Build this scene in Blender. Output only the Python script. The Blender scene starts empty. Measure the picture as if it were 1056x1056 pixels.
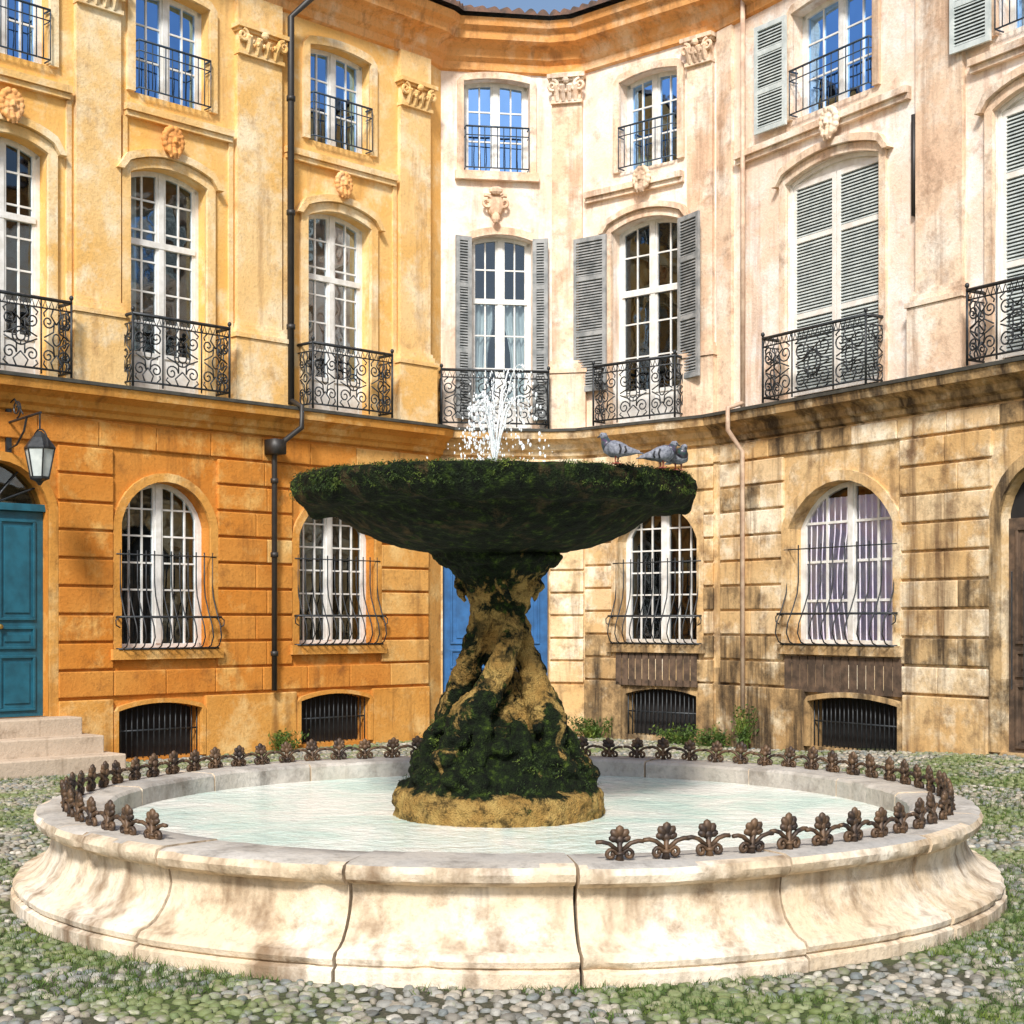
import bpy, bmesh, math, random
import numpy as np
from mathutils import Vector, Matrix, noise as mnoise
random.seed(7); np.random.seed(7)
scene=bpy.context.scene
F=1564.0; CX=528.0; HY=640.0; EYE=1.6   # surveyed focal (px), principal column, horizon row, eye height

# ------------------------------------------------------------------ helpers: materials
def newmat(name):
    m=bpy.data.materials.new(name); m.use_nodes=True
    nt=m.node_tree; b=nt.nodes['Principled BSDF']
    return m,nt,b
def L(nt,a,b): nt.links.new(a,b)
def pos(nt,scale=(1,1,1)):
    g=nt.nodes.new('ShaderNodeNewGeometry'); mp=nt.nodes.new('ShaderNodeMapping')
    mp.inputs['Scale'].default_value=scale
    L(nt,g.outputs['Position'],mp.inputs['Vector']); return mp.outputs[0]
def nz(nt,scale,detail=4,rough=.55,vec=None,sc=(1,1,1),dist=0):
    n=nt.nodes.new('ShaderNodeTexNoise'); n.inputs['Scale'].default_value=scale
    n.inputs['Detail'].default_value=detail; n.inputs['Roughness'].default_value=rough
    n.inputs['Distortion'].default_value=dist
    L(nt,vec if vec else pos(nt,sc),n.inputs['Vector']); return n.outputs['Fac']
def ramp(nt,fac,stops):
    r=nt.nodes.new('ShaderNodeValToRGB'); e=r.color_ramp.elements
    while len(e)<len(stops): e.new(.5)
    for i,(p,c) in enumerate(stops):
        e[i].position=p; e[i].color=(c,c,c,1) if isinstance(c,(int,float)) else (*c,1)
    L(nt,fac,r.inputs[0]); return r.outputs[0]
def mix(nt,fac,a,b,mode='MIX'):
    m=nt.nodes.new('ShaderNodeMix'); m.data_type='RGBA'; m.blend_type=mode
    for sock,val in ((m.inputs[0],fac),(m.inputs[6],a),(m.inputs[7],b)):
        if isinstance(val,(int,float)): sock.default_value=val
        elif isinstance(val,tuple): sock.default_value=(*val,1)
        else: L(nt,val,sock)
    return m.outputs[2]
def bump(nt,b,h,strength=.3,dist=.02):
    n=nt.nodes.new('ShaderNodeBump'); n.inputs['Strength'].default_value=strength
    n.inputs['Distance'].default_value=dist; L(nt,h,n.inputs['Height']); L(nt,n.outputs[0],b.inputs['Normal'])
def mathn(nt,op,a,b):
    m=nt.nodes.new('ShaderNodeMath'); m.operation=op
    for s,v in ((m.inputs[0],a),(m.inputs[1],b)):
        if isinstance(v,(int,float)): s.default_value=v
        else: L(nt,v,s)
    return m.outputs[0]

def plaster(name,ca,cb,cd,dirt=(.55,.75),streak=(.56,.74),fine=.25,cl=None,lt=(.6,.75),sa=.85,seed=0.0):
    m,nt,b=newmat(name)
    g=nt.nodes.new('ShaderNodeNewGeometry'); mp=nt.nodes.new('ShaderNodeMapping')
    mp.inputs['Location'].default_value=(seed,seed*.7,seed*1.3); L(nt,g.outputs['Position'],mp.inputs['Vector'])
    v=mp.outputs[0]
    mp2=nt.nodes.new('ShaderNodeMapping'); mp2.inputs['Scale'].default_value=(3.2,3.2,.35); L(nt,v,mp2.inputs['Vector'])
    c=mix(nt,ramp(nt,nz(nt,.9,3,.6,v),[(.38,0.),(.62,1.)]),ca,cb)
    if cl: c=mix(nt,ramp(nt,nz(nt,1.7,5,.68,v),[(lt[0],0.),(lt[1],1.)]),c,cl)
    dn=nz(nt,3.1,6,.72,v)
    c=mix(nt,mathn(nt,'MULTIPLY',ramp(nt,dn,[(dirt[0],0.),(dirt[1],1.)]),.85),c,cd)
    c=mix(nt,mathn(nt,'MULTIPLY',ramp(nt,nz(nt,1.3,4,.65,mp2.outputs[0]),[(streak[0],0.),(streak[1],1.)]),sa),c,cd)
    f=nz(nt,26,4,.7,v)
    c=mix(nt,mathn(nt,'MULTIPLY',ramp(nt,f,[(.5,0.),(.72,1.)]),fine),c,tuple(x*.42 for x in ca))
    L(nt,c,b.inputs['Base Color']); b.inputs['Roughness'].default_value=.9
    b.inputs['Specular IOR Level'].default_value=.2
    bump(nt,b,mathn(nt,'ADD',f,dn),.5,.016)
    return m
M={}
M['UL']=plaster('ochre_plaster',(.84,.54,.21),(.84,.47,.13),(.46,.24,.09),(.58,.85),(.58,.85),.22,(.90,.72,.43),(.50,.68))
M['ULt']=plaster('ochre_trim',(.86,.60,.29),(.80,.48,.16),(.34,.18,.08),(.56,.8),(.56,.8),.35,(.9,.76,.52),(.47,.65),seed=3)
M['LL']=plaster('orange_ashlar',(.62,.26,.05),(.58,.21,.03),(.16,.065,.02),(.54,.78),(.55,.82),.4,(.76,.46,.15),(.52,.70),seed=5)
M['LL2']=plaster('orange_ashlar_redder',(.56,.20,.03),(.62,.27,.055),(.16,.06,.02),(.54,.78),(.55,.82),.4,(.72,.40,.12),(.54,.72),seed=5)
M['LL3']=plaster('orange_ashlar_pale',(.70,.40,.13),(.64,.32,.08),(.18,.08,.03),(.54,.78),(.55,.82),.4,(.80,.56,.24),(.50,.68),seed=5)
M['LLt']=plaster('orange_trim',(.66,.33,.08),(.58,.25,.045),(.14,.06,.02),(.55,.8),(.55,.8),.4,(.78,.52,.22),(.52,.7),seed=9)
M['UR']=plaster('pink_plaster',(.88,.68,.52),(.88,.75,.63),(.44,.26,.17),(.55,.77),(.53,.77),.25,(.93,.88,.82),(.45,.62),seed=12)
M['URt']=plaster('cream_stone_trim',(.86,.67,.49),(.78,.54,.37),(.28,.16,.10),(.51,.73),(.51,.75),.42,(.92,.84,.72),(.47,.65),seed=15)
M['LR']=plaster('weathered_limestone',(.70,.49,.25),(.64,.40,.17),(.14,.075,.04),(.50,.70),(.51,.70),.45,(.88,.74,.52),(.48,.64),seed=21)
M['LR2']=plaster('weathered_limestone_pale',(.76,.58,.35),(.70,.48,.25),(.15,.085,.045),(.51,.71),(.52,.71),.45,(.92,.82,.64),(.47,.63),seed=21)
M['LRd']=plaster('stained_limestone',(.58,.40,.20),(.46,.29,.13),(.055,.038,.025),(.45,.65),(.47,.64),.5,(.86,.72,.50),(.54,.68),.95,seed=21)
M['corn']=plaster('eaves_cornice_paint',(.80,.42,.16),(.78,.35,.10),(.26,.11,.045),(.54,.76),(.54,.76),.35,(.86,.60,.36),(.50,.68),seed=41)
M['basin']=plaster('basin_limestone',(.64,.50,.34),(.72,.59,.43),(.17,.10,.05),(.52,.72),(.51,.70),.42,(.82,.73,.60),(.46,.64),.85,seed=50)
M['coping']=plaster('coping_stone',(.40,.38,.35),(.50,.45,.38),(.15,.125,.10),(.50,.74),(.6,.8),.4,(.60,.56,.50),(.52,.7),seed=57)
M['step']=plaster('step_stone',(.50,.40,.30),(.58,.47,.36),(.20,.14,.09),seed=61)

def simple(name,col,rough=.6,var=.35,sc=12,metal=0,bmp=.2,col2=None):
    m,nt,b=newmat(name)
    n=nz(nt,sc,4,.6)
    c2=col2 if col2 else tuple(x*(1-var) for x in col)
    L(nt,mix(nt,ramp(nt,n,[(.38,0.),(.62,1.)]),col,c2),b.inputs['Base Color'])
    b.inputs['Roughness'].default_value=rough; b.inputs['Metallic'].default_value=metal
    bump(nt,b,n,bmp,.004); return m
M['white']=simple('white_window_paint',(.82,.82,.80),.5,.15,9,col2=(.68,.67,.63))
M['iron']=simple('black_wrought_iron',(.018,.022,.026),.45,.3,20,.3,col2=(.04,.045,.05))
M['rail']=simple('blue_grey_iron',(.04,.07,.11),.5,.3,20,.2)
M['lead']=simple('lead_flashing',(.08,.08,.07),.6,.4,6)
M['pipe']=simple('dark_drainpipe',(.03,.027,.025),.5,.3,8)
M['pipeL']=simple('painted_drainpipe',(.70,.54,.40),.6,.4,5,col2=(.46,.31,.22))
M['shg']=simple('grey_shutter_paint',(.36,.37,.37),.75,.4,7,col2=(.20,.215,.22))
M['shl']=simple('pale_shutter_paint',(.62,.67,.65),.75,.25,7,col2=(.46,.51,.50))
M['shw']=simple('white_shutter_frame',(.88,.85,.80),.7,.2,7,col2=(.76,.71,.64))
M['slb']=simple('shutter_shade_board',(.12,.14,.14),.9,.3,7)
M['teal']=simple('teal_door_paint',(.014,.12,.18),.45,.35,5)
M['blue']=simple('blue_door_paint',(.025,.13,.34),.5,.35,5)
M['wood']=simple('weathered_wood',(.06,.04,.027),.85,.5,9,col2=(.14,.09,.058))
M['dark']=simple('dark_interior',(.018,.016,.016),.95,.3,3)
M['curt']=simple('white_curtain',(.78,.76,.72),.9,.1,4,col2=(.66,.64,.62))
M['curl']=simple('lilac_curtain',(.66,.60,.80),.9,.1,4,col2=(.82,.80,.88))
M['tile']=simple('terracotta_tile',(.20,.11,.075),.9,.5,6,col2=(.08,.06,.05))
M['brass']=simple('brass',(.5,.35,.1),.35,.2,10,1)
M['mortar']=simple('dark_joint_mortar',(.05,.04,.03),.95,.3,10)

def glass(name,fac,tint,gcol=(1,1,1)):
    m,nt,b=newmat(name); nt.nodes.remove(b); out=nt.nodes['Material Output']
    t=nt.nodes.new('ShaderNodeBsdfTransparent'); t.inputs[0].default_value=(*tint,1)
    g=nt.nodes.new('ShaderNodeBsdfGlossy'); g.inputs['Roughness'].default_value=.03; g.inputs[0].default_value=(*gcol,1)
    fr=nt.nodes.new('ShaderNodeFresnel'); fr.inputs[0].default_value=1.5
    a=mathn(nt,'ADD',fr.outputs[0],fac); mx=nt.nodes.new('ShaderNodeMixShader')
    bp=nt.nodes.new('ShaderNodeBump'); bp.inputs['Strength'].default_value=.12; bp.inputs['Distance'].default_value=.05
    L(nt,nz(nt,3.5,1,.4),bp.inputs['Height']); L(nt,bp.outputs[0],g.inputs['Normal'])
    L(nt,a,mx.inputs[0]); L(nt,t.outputs[0],mx.inputs[1]); L(nt,g.outputs[0],mx.inputs[2]); L(nt,mx.outputs[0],out.inputs[0])
    return m
M['glass']=glass('window_glass',.07,(.62,.72,.76),(.75,.88,1.))  # slight blue gloss tint colours the reflections like sky
M['glassC']=glass('clear_window_glass',.03,(.94,.95,.96))
M['glassU']=glass('upper_window_glass',.72,(.4,.5,.7),(.34,.60,1.0))  # strong blue gloss tint: blue-sky reflection put into the glass colour

def mossy(name,stone_a,stone_b,lo,hi,zr=None,stone_d=None):
    m,nt,b=newmat(name)
    st=mix(nt,ramp(nt,nz(nt,7,5,.65),[(.38,0.),(.6,1.)]),stone_a,stone_b)
    if stone_d: st=mix(nt,ramp(nt,nz(nt,11,5,.72),[(.50,0.),(.62,1.)]),st,stone_d)
    ms=ramp(nt,nz(nt,16,5,.7),[(.38,(.003,.005,.002)),(.54,(.009,.017,.004)),(.64,(.035,.06,.008)),(.76,(.12,.16,.022))])
    f=nz(nt,3.9,6,.70,dist=.5)
    if zr:
        g=nt.nodes.new('ShaderNodeNewGeometry'); sp=nt.nodes.new('ShaderNodeSeparateXYZ'); L(nt,g.outputs['Position'],sp.inputs[0])
        zz=mathn(nt,'MULTIPLY',sp.outputs[2],.5)
        f=mathn(nt,'ADD',mathn(nt,'SUBTRACT',f,.5),ramp(nt,zz,zr))
    L(nt,mix(nt,ramp(nt,f,[(lo,0.),(hi,1.)]),st,ms),b.inputs['Base Color'])
    b.inputs['Roughness'].default_value=.8; b.inputs['Specular IOR Level'].default_value=.18
    bump(nt,b,mathn(nt,'ADD',nz(nt,22,5,.7),nz(nt,90,2,.6)),1.,.03)
    return m
M['moss']=mossy('mossy_bowl_stone',(.05,.04,.022),(.11,.07,.028),.33,.46)
M['ped']=mossy('mossy_pedestal_stone',(.46,.31,.10),(.34,.20,.055),.44,.51,[(.0,.30),(.255,.36),(.295,.62),(.45,.62),(.54,.49),(.80,.45),(.93,.50),(1.,.60)],(.10,.065,.02))
m,nt,b=newmat('moss_tuft')
L(nt,ramp(nt,nz(nt,9,3),[(.35,(.008,.018,.004)),(.5,(.03,.06,.008)),(.66,(.14,.19,.025))]),b.inputs['Base Color']); b.inputs['Roughness'].default_value=.9
M['tuft']=m
m,nt,b=newmat('leaf_green')
L(nt,ramp(nt,nz(nt,6,3),[(.35,(.03,.06,.01)),(.55,(.07,.13,.015)),(.7,(.17,.21,.03))]),b.inputs['Base Color']); b.inputs['Roughness'].default_value=.7
M['leaf']=m
M['crest']=simple('rusty_cast_iron',(.030,.020,.016),.55,.4,14,.2,col2=(.14,.08,.04))
m,nt,b=newmat('milky_pool_water')
L(nt,mix(nt,ramp(nt,nz(nt,1.3,5,.62,dist=.5),[(.40,0.),(.62,1.)]),(.58,.76,.68),(.90,.90,.82)),b.inputs['Base Color'])
b.inputs['Roughness'].default_value=.09; b.inputs['IOR'].default_value=1.33
bump(nt,b,mathn(nt,'ADD',nz(nt,17,4,.65,dist=.8),mathn(nt,'MULTIPLY',nz(nt,5,2,dist=1.),1.6)),.42,.03); M['water']=m
m,nt,b=newmat('water_spray'); b.inputs['Base Color'].default_value=(.92,.95,.97,1); b.inputs['Roughness'].default_value=.08
b.inputs['Transmission Weight'].default_value=.3; b.inputs['IOR'].default_value=1.33; M['spray']=m

# ------------------------------------------------------------------ helpers: geometry
class Wall:
    def __init__(s,a,b):
        s.O=Vector(a); d=Vector(b)-s.O; s.len=d.length; s.T=d.normalized(); s.N=Vector((s.T.y,-s.T.x))
    def P(s,u,d,z):
        p=s.O+s.T*u+s.N*d; return Vector((p.x,p.y,z))
    def s(s,px,d=0):
        k=(px-CX)/F; o=s.O+s.N*d; return (k*o.y-o.x)/(s.T.x-k*s.T.y)
    def z(s,px,py,d=0):
        u=s.s(px,d); y=(s.O+s.N*d).y+u*s.T.y; return EYE+(HY-py)*y/F

class MB:
    def __init__(s): s.v=[];s.f=[];s.mi=[];s.mats=[]
    def m(s,k):
        if k not in s.mats: s.mats.append(k)
        return s.mats.index(k)
    def face(s,pts,k):
        i=len(s.v); s.v+= [tuple(p) for p in pts]; s.f.append(tuple(range(i,i+len(pts)))); s.mi.append(s.m(k))
    def hexa(s,p,k):
        i=len(s.v); s.v+=[tuple(q) for q in p]; mi=s.m(k)
        for q in ((0,3,2,1),(4,5,6,7),(0,1,5,4),(1,2,6,5),(2,3,7,6),(3,0,4,7)):
            s.f.append(tuple(i+j for j in q)); s.mi.append(mi)
    def box(s,W,s0,s1,d0,d1,z0,z1,k):
        s.hexa([W.P(s0,d0,z0),W.P(s1,d0,z0),W.P(s1,d1,z0),W.P(s0,d1,z0),W.P(s0,d0,z1),W.P(s1,d0,z1),W.P(s1,d1,z1),W.P(s0,d1,z1)],k)
    def loft(s,rings,k,cap=True,closed=True):
        i0=len(s.v); n=len(rings[0]); mi=s.m(k)
        for r in rings: s.v+=[tuple(p) for p in r]
        for a in range(len(rings)-1):
            for b in range(n if closed else n-1):
                c=(b+1)%n
                s.f.append((i0+a*n+b,i0+a*n+c,i0+(a+1)*n+c,i0+(a+1)*n+b)); s.mi.append(mi)
        if cap:
            s.f.append(tuple(i0+j for j in range(n))[::-1]); s.mi.append(mi)
            s.f.append(tuple(i0+(len(rings)-1)*n+j for j in range(n))); s.mi.append(mi)
    def tube(s,pts,r,k,n=6,sq=(1,1)):
        pts=[Vector(p) for p in pts]; rs=r if isinstance(r,(list,tuple)) else [r]*len(pts)
        up=None; rings=[]
        for i,p in enumerate(pts):
            t=(pts[min(i+1,len(pts)-1)]-pts[max(i-1,0)]).normalized()
            if up is None:
                up=Vector((0,0,1)) if abs(t.z)<.9 else Vector((1,0,0))
            a=(up-t*up.dot(t)).normalized(); up=a; b=t.cross(a)
            rings.append([p+(a*math.cos(q)*sq[0]+b*math.sin(q)*sq[1])*rs[i] for q in [2*math.pi*j/n for j in range(n)]])
        s.loft(rings,k)
    def ell(s,c,ax,k,nu=8,nv=5,R=None):
        c=Vector(c); rings=[]
        for a in range(nv+1):
            th=math.pi*a/nv; th=min(max(th,.12),math.pi-.12)
            ring=[]
            for b in range(nu):
                ph=2*math.pi*b/nu
                p=Vector((ax[0]*math.sin(th)*math.cos(ph),ax[1]*math.sin(th)*math.sin(ph),ax[2]*math.cos(th)))
                if R: p=R@p
                ring.append(c+p)
            rings.append(ring)
        s.loft(rings,k)
    def revolve(s,prof,c,k,n=96,a0=0,a1=2*math.pi,cap=False):
        full=abs(a1-a0-2*math.pi)<1e-6; rings=[]
        for (r,z) in prof:
            m_=n if full else n+1
            rings.append([Vector((c[0]+r*math.sin(a0+(a1-a0)*j/n),c[1]-r*math.cos(a0+(a1-a0)*j/n),z)) for j in range(m_)])
        s.loft(rings,k,cap=cap,closed=full)
        if not full:
            for j in (0,n): s.face([rg[j] for rg in rings],k)
    def make(s,name,parent=None,smooth=False,bevel=0,norm=True):
        me=bpy.data.meshes.new(name); me.from_pydata(s.v,[],s.f)
        for k in s.mats: me.materials.append(M[k])
        me.polygons.foreach_set('material_index',s.mi)
        if norm:
            bm=bmesh.new(); bm.from_mesh(me); bmesh.ops.recalc_face_normals(bm,faces=bm.faces); bm.to_mesh(me); bm.free()
        if smooth: me.polygons.foreach_set('use_smooth',[True]*len(me.polygons))
        o=bpy.data.objects.new(name,me); scene.collection.objects.link(o)
        if parent: o.parent=parent
        if bevel:
            b=o.modifiers.new('bevel','BEVEL'); b.width=bevel; b.segments=2; b.limit_method='ANGLE'; b.angle_limit=.6
        return o
def empty(name):
    o=bpy.data.objects.new(name,None); scene.collection.objects.link(o); return o

# ------------------------------------------------------------------ plan of the square
PATH=[Vector(p) for p in ((-11,10.5),(-1.12,20.38),(-.97,20.68),(.52,20.91),(1.0,20.80),(2.63,19.38),(7.5,11.5))]
WALLS=[Wall(PATH[i],PATH[i+1]) for i in range(len(PATH)-1)]
WL,WF1,WP,WF2,WM,WR=WALLS
def miter(i):
    if i==0: return WALLS[0].N
    if i==len(PATH)-1: return WALLS[-1].N
    a,b=WALLS[i-1].N,WALLS[i].N
    m=(a+b).normalized(); return m/ max(m.dot(a),.3)
def sweep(mb,i0,i1,prof,k):
    rings=[]
    for i in range(i0,i1+1):
        m=miter(i); rings.append([Vector((PATH[i].x+m.x*d,PATH[i].y+m.y*d,z)) for d,z in prof])
    mb.loft(rings,k)

def op(W,pa,pb,zt,zb,rise):
    a,b=W.s(pa),W.s(pb); return dict(s0=a,s1=b,z0=zb,z1=zt,rise=rise)
def arcz(o,s):
    a=(o['s1']-o['s0'])/2; h=o['rise']; c=(o['s0']+o['s1'])/2
    if h<=0: return o['z1']
    R=(a*a+h*h)/(2*h); return o['z1']-R+math.sqrt(max(R*R-(s-c)**2,0))
def boundary(o,n=14,zlo=None):
    z0=o['z0'] if zlo is None else zlo
    pts=[(o['s0'],z0)]
    for i in range(n+1):
        s_=o['s0']+(o['s1']-o['s0'])*(.5-.5*math.cos(math.pi*i/n)); pts.append((s_,arcz(o,s_)))
    pts.append((o['s1'],z0)); return pts
def wall_zone(mb,W,sa,sb,z0,z1,ops,k,depth=.24):
    cur=sa
    for o in sorted(ops,key=lambda o:o['s0']):
        if o['s0']>cur: mb.face([W.P(cur,0,z0),W.P(o['s0'],0,z0),W.P(o['s0'],0,z1),W.P(cur,0,z1)],k)
        if o['z0']>z0: mb.face([W.P(o['s0'],0,z0),W.P(o['s1'],0,z0),W.P(o['s1'],0,o['z0']),W.P(o['s0'],0,o['z0'])],k)
        bz=max(z0,o['z0']); bp=boundary(o,14,bz)
        if o['z1']<=z1:
            for i in range(1,len(bp)-2):
                (a,za),(b_,zb)=bp[i],bp[i+1]
                mb.face([W.P(a,0,za),W.P(b_,0,zb),W.P(b_,0,z1),W.P(a,0,z1)],k)
            loop=bp
        else:
            loop=None
            for s_ in (o['s0'],o['s1']):
                mb.face([W.P(s_,0,bz),W.P(s_,-depth,bz),W.P(s_,-depth,z1),W.P(s_,0,z1)],k)
        if loop:
            for i in range(len(loop)-1):
                (a,za),(b_,zb)=loop[i],loop[i+1]
                mb.face([W.P(a,0,za),W.P(b_,0,zb),W.P(b_,-depth,zb),W.P(a,-depth,za)],k)
        if o['z0']>=z0: mb.face([W.P(o['s0'],0,o['z0']),W.P(o['s1'],0,o['z0']),W.P(o['s1'],-depth,o['z0']),W.P(o['s0'],-depth,o['z0'])],k)
        cur=o['s1']
    if cur<sb: mb.face([W.P(cur,0,z0),W.P(sb,0,z0),W.P(sb,0,z1),W.P(cur,0,z1)],k)
def strip(mb,W,pts,w0,w1,d0,d1,k):
    n=len(pts); rings=[]
    for i in range(n):
        a=pts[max(i-1,0)]; b=pts[min(i+1,n-1)]
        tx,tz=b[0]-a[0],b[1]-a[1]; l=math.hypot(tx,tz) or 1; nx,nzz=-tz/l,tx/l
        if i in (0,n-1): nx,nzz=(-1 if i==0 else 1),0
        q=pts[i]
        rings.append([W.P(q[0]+nx*w0,d0,q[1]+nzz*w0),W.P(q[0]+nx*w0,d1,q[1]+nzz*w0),W.P(q[0]+nx*w1,d1,q[1]+nzz*w1),W.P(q[0]+nx*w1,d0,q[1]+nzz*w1)])
    mb.loft(rings,k)
def window(mb,W,o,rec=.15,cols=2,rows=6,panel=0.0,trans=None,gl='glass',fr='white',fw=.055,mw=.02):
    d=-rec; bp=boundary(o); z0=o['z0']; c=(o['s0']+o['s1'])/2
    strip(mb,W,bp,-fw,.0,d-.05,d,fr)
    mb.box(W,o['s0'],o['s1'],d-.05,d,z0,z0+fw,fr)
    mb.face([W.P(s_,d-.03,z_) for s_,z_ in bp],gl)
    zt=arcz(o,c)-fw*.5
    mb.box(W,c-.035,c+.035,d-.045,d+.012,z0+fw,zt,fr)
    g0=z0+fw
    if panel:
        mb.box(W,o['s0']+fw,o['s1']-fw,d-.04,d-.012,g0,g0+panel,fr); g0+=panel
        mb.box(W,o['s0']+fw,o['s1']-fw,d-.04,d+.004,g0-.05,g0,fr)
    if trans:
        mb.box(W,o['s0']+fw,o['s1']-fw,d-.045,d+.018,trans-.035,trans+.035,fr)
    spring=o['z1']-o['rise']
    for sd in (0,1):
        a=o['s0']+fw if sd==0 else c+.035; b_=c-.035 if sd==0 else o['s1']-fw
        mb.box(W,a,a+.03,d-.04,d-.004,g0,max(min(arcz(o,a),arcz(o,a+.03)),g0+.1)-.01,fr)
        mb.box(W,b_-.03,b_,d-.04,d-.004,g0,min(arcz(o,b_),arcz(o,b_-.03))-.01,fr)
        for i in range(1,cols):
            s_=a+(b_-a)*i/cols; mb.box(W,s_-mw/2,s_+mw/2,d-.036,d-.014,g0,arcz(o,s_)-.01,fr)
        for j in range(1,rows):
            z_=g0+(o['z1']-g0)*j/rows
            aa,bb=a,b_
            if z_>spring:
                while aa<bb and arcz(o,aa)<z_+.02: aa+=.02
                while bb>aa and arcz(o,bb)<z_+.02: bb-=.02
            if bb-aa>.05: mb.box(W,aa,bb,d-.037,d-.016,z_-mw/2,z_+mw/2,fr)
def curtain(mb,W,a,b,z0,z1,d,k,amp=.03,per=.09,tie=0):
    n=max(int((b-a)/.015),4); rings=[]
    for zz in [z0+(z1-z0)*t/8 for t in range(9)]:
        t=(zz-z0)/(z1-z0); sh_=abs(tie)*math.sin(math.pi*min(t*1.3,1)); f=1-sh_
        rings.append([W.P(a+(b-a)*f*i/n if tie>=0 else b-(b-a)*f*(1-i/n),d+amp*math.sin(2*math.pi*(a+(b-a)*i/n)/per+t),zz) for i in range(n+1)])
    mb.loft(rings,k,cap=False,closed=False)
def spiral(cx,cz,r,a0,turns,n=20,rmin=.18):
    return [(cx+r*(1-(1-rmin)*t)*math.cos(a0+2*math.pi*turns*t),cz+r*(1-(1-rmin)*t)*math.sin(a0+2*math.pi*turns*t)) for t in [i/n for i in range(n+1)]]
def ironpanel(mb,put,a,b,z0,z1,k,big=False,r=.009):
    w=b-a;h=z1-z0;c=(a+b)/2;cz=(z0+z1)/2
    def tb(p,rr=r): mb.tube([put(x,z) for x,z in p],rr,k,5)
    R=min(w*.24,h*.2)
    if big:
        R=min(w*.2,h*.24)
        tb([(c+R*math.cos(q*math.pi/10),cz+R*math.sin(q*math.pi/10)) for q in range(21)])
        tb([(c+R*.55*math.cos(q*math.pi/6),cz+R*.55*math.sin(q*math.pi/6)) for q in range(13)])
        for q in range(8):
            an=q*math.pi/4; tb([(c+R*.55*math.cos(an),cz+R*.55*math.sin(an)),(c+R*math.cos(an),cz+R*math.sin(an))],r*.8)
    else:
        tb([(c+R*.5*math.cos(q*math.pi/6),cz+R*.75*math.sin(q*math.pi/6)) for q in range(13)])
    for sx in (-1,1):
        for sz in (-1,1):
            ox=c+sx*w*.27; oz=cz+sz*h*.28
            sp=spiral(ox,oz,R*.85,(math.pi if sx>0 else 0),1.4*sx*sz)
            tb(sp)
            tb([(sp[0][0],sp[0][1]),(c+sx*w*.10,cz+sz*h*.12),(c+sx*w*.40,cz+sz*h*.02)])
            tb([(ox+sx*R*.5,oz+sz*R*.6),(c+sx*w*.42,z0+h*(.5+.42*sz)),(c+sx*w*.3,z0+h*(.5+.49*sz))])
        tb([(c+sx*w*.1,z0),(c+sx*w*.18,z0+h*.12),(c,z0+h*.25)]); tb([(c+sx*w*.1,z1),(c+sx*w*.18,z1-h*.12),(c,z1-h*.25)])
def balcony(mb,W,sa,sb,z0,h,proj,k='iron',npan=3):
    z1=z0+h
    for z_,r in ((z0+.05,.012),(z1,.020),(z1-.10,.009)):
        mb.tube([W.P(sa,0,z_),W.P(sa,proj,z_),W.P(sb,proj,z_),W.P(sb,0,z_)],r,k,6)
    for s_ in (sa,sb):
        mb.tube([W.P(s_,proj,z0-.01),W.P(s_,proj,z1+.02)],.014,k,6); mb.ell(W.P(s_,proj,z1+.05),(.025,.025,.03),k)
    ws=[.3,.4,.3] if npan==3 else [1/npan]*npan
    x=sa
    for i,w in enumerate(ws):
        e=x+w*(sb-sa)
        ironpanel(mb,lambda s_,z_:W.P(s_,proj,z_),x,e,z0+.05,z1-.10,k,big=(npan==3 and i==1) )
        if i: mb.tube([W.P(x,proj,z0),W.P(x,proj,z1)],.010,k,5)
        x=e
    for s_ in (sa,sb):
        ironpanel(mb,lambda q,z_,s_=s_:W.P(s_,q,z_),.02,proj-.02,z0+.05,z1-.10,k)
    for i in range(int((sb-sa)/.075)):
        s_=sa+.0375+i*.075; mb.tube([W.P(s_-.03,proj,z1-.10),W.P(s_,proj,z1-.02),W.P(s_+.03,proj,z1-.10)],.006,k,4)
def bars(mb,W,sa,sb,z0,h,d,k='rail',n=11):
    for z_,r in ((z0+.04,.010),(z0+h,.014),(z0+h-.12,.008)):
        mb.tube([W.P(sa,-.05,z_),W.P(sa,d,z_),W.P(sb,d,z_),W.P(sb,-.05,z_)],r,k,5)
    for i in range(n+1):
        s_=sa+(sb-sa)*i/n
        mb.tube([W.P(s_,d,z0+.04),W.P(s_,d,z0+h)],.007,k,5)
def shutter(mb,O,T,w,z0,z1,kf,ks,th=.035,side=1):
    V=Wall(O,(O[0]+T[0],O[1]+T[1]))
    st=.055
    mb.box(V,0,st,0,th,z0,z1,kf); mb.box(V,w-st,w,0,th,z0,z1,kf)
    zs=[z0,z0+(z1-z0)*.36,z0+(z1-z0)*.72,z1-.06]
    for i,z_ in enumerate(zs): mb.box(V,st,w-st,.002,th-.002,z_,z_+.06,kf)
    for i in range(3):
        z_=zs[i]+.065
        while z_<zs[i+1]-.02:
            mb.hexa([V.P(st,.0,z_+.022),V.P(w-st,.0,z_+.022),V.P(w-st,th-.004,z_),V.P(st,th-.004,z_),V.P(st,.0,z_+.034),V.P(w-st,.0,z_+.034),V.P(w-st,th-.004,z_+.012),V.P(st,th-.004,z_+.012)],ks)
            z_+=.038
    mb.box(V,st,w-st,-.004,.004,z0+.03,z1-.03,'slb')
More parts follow.
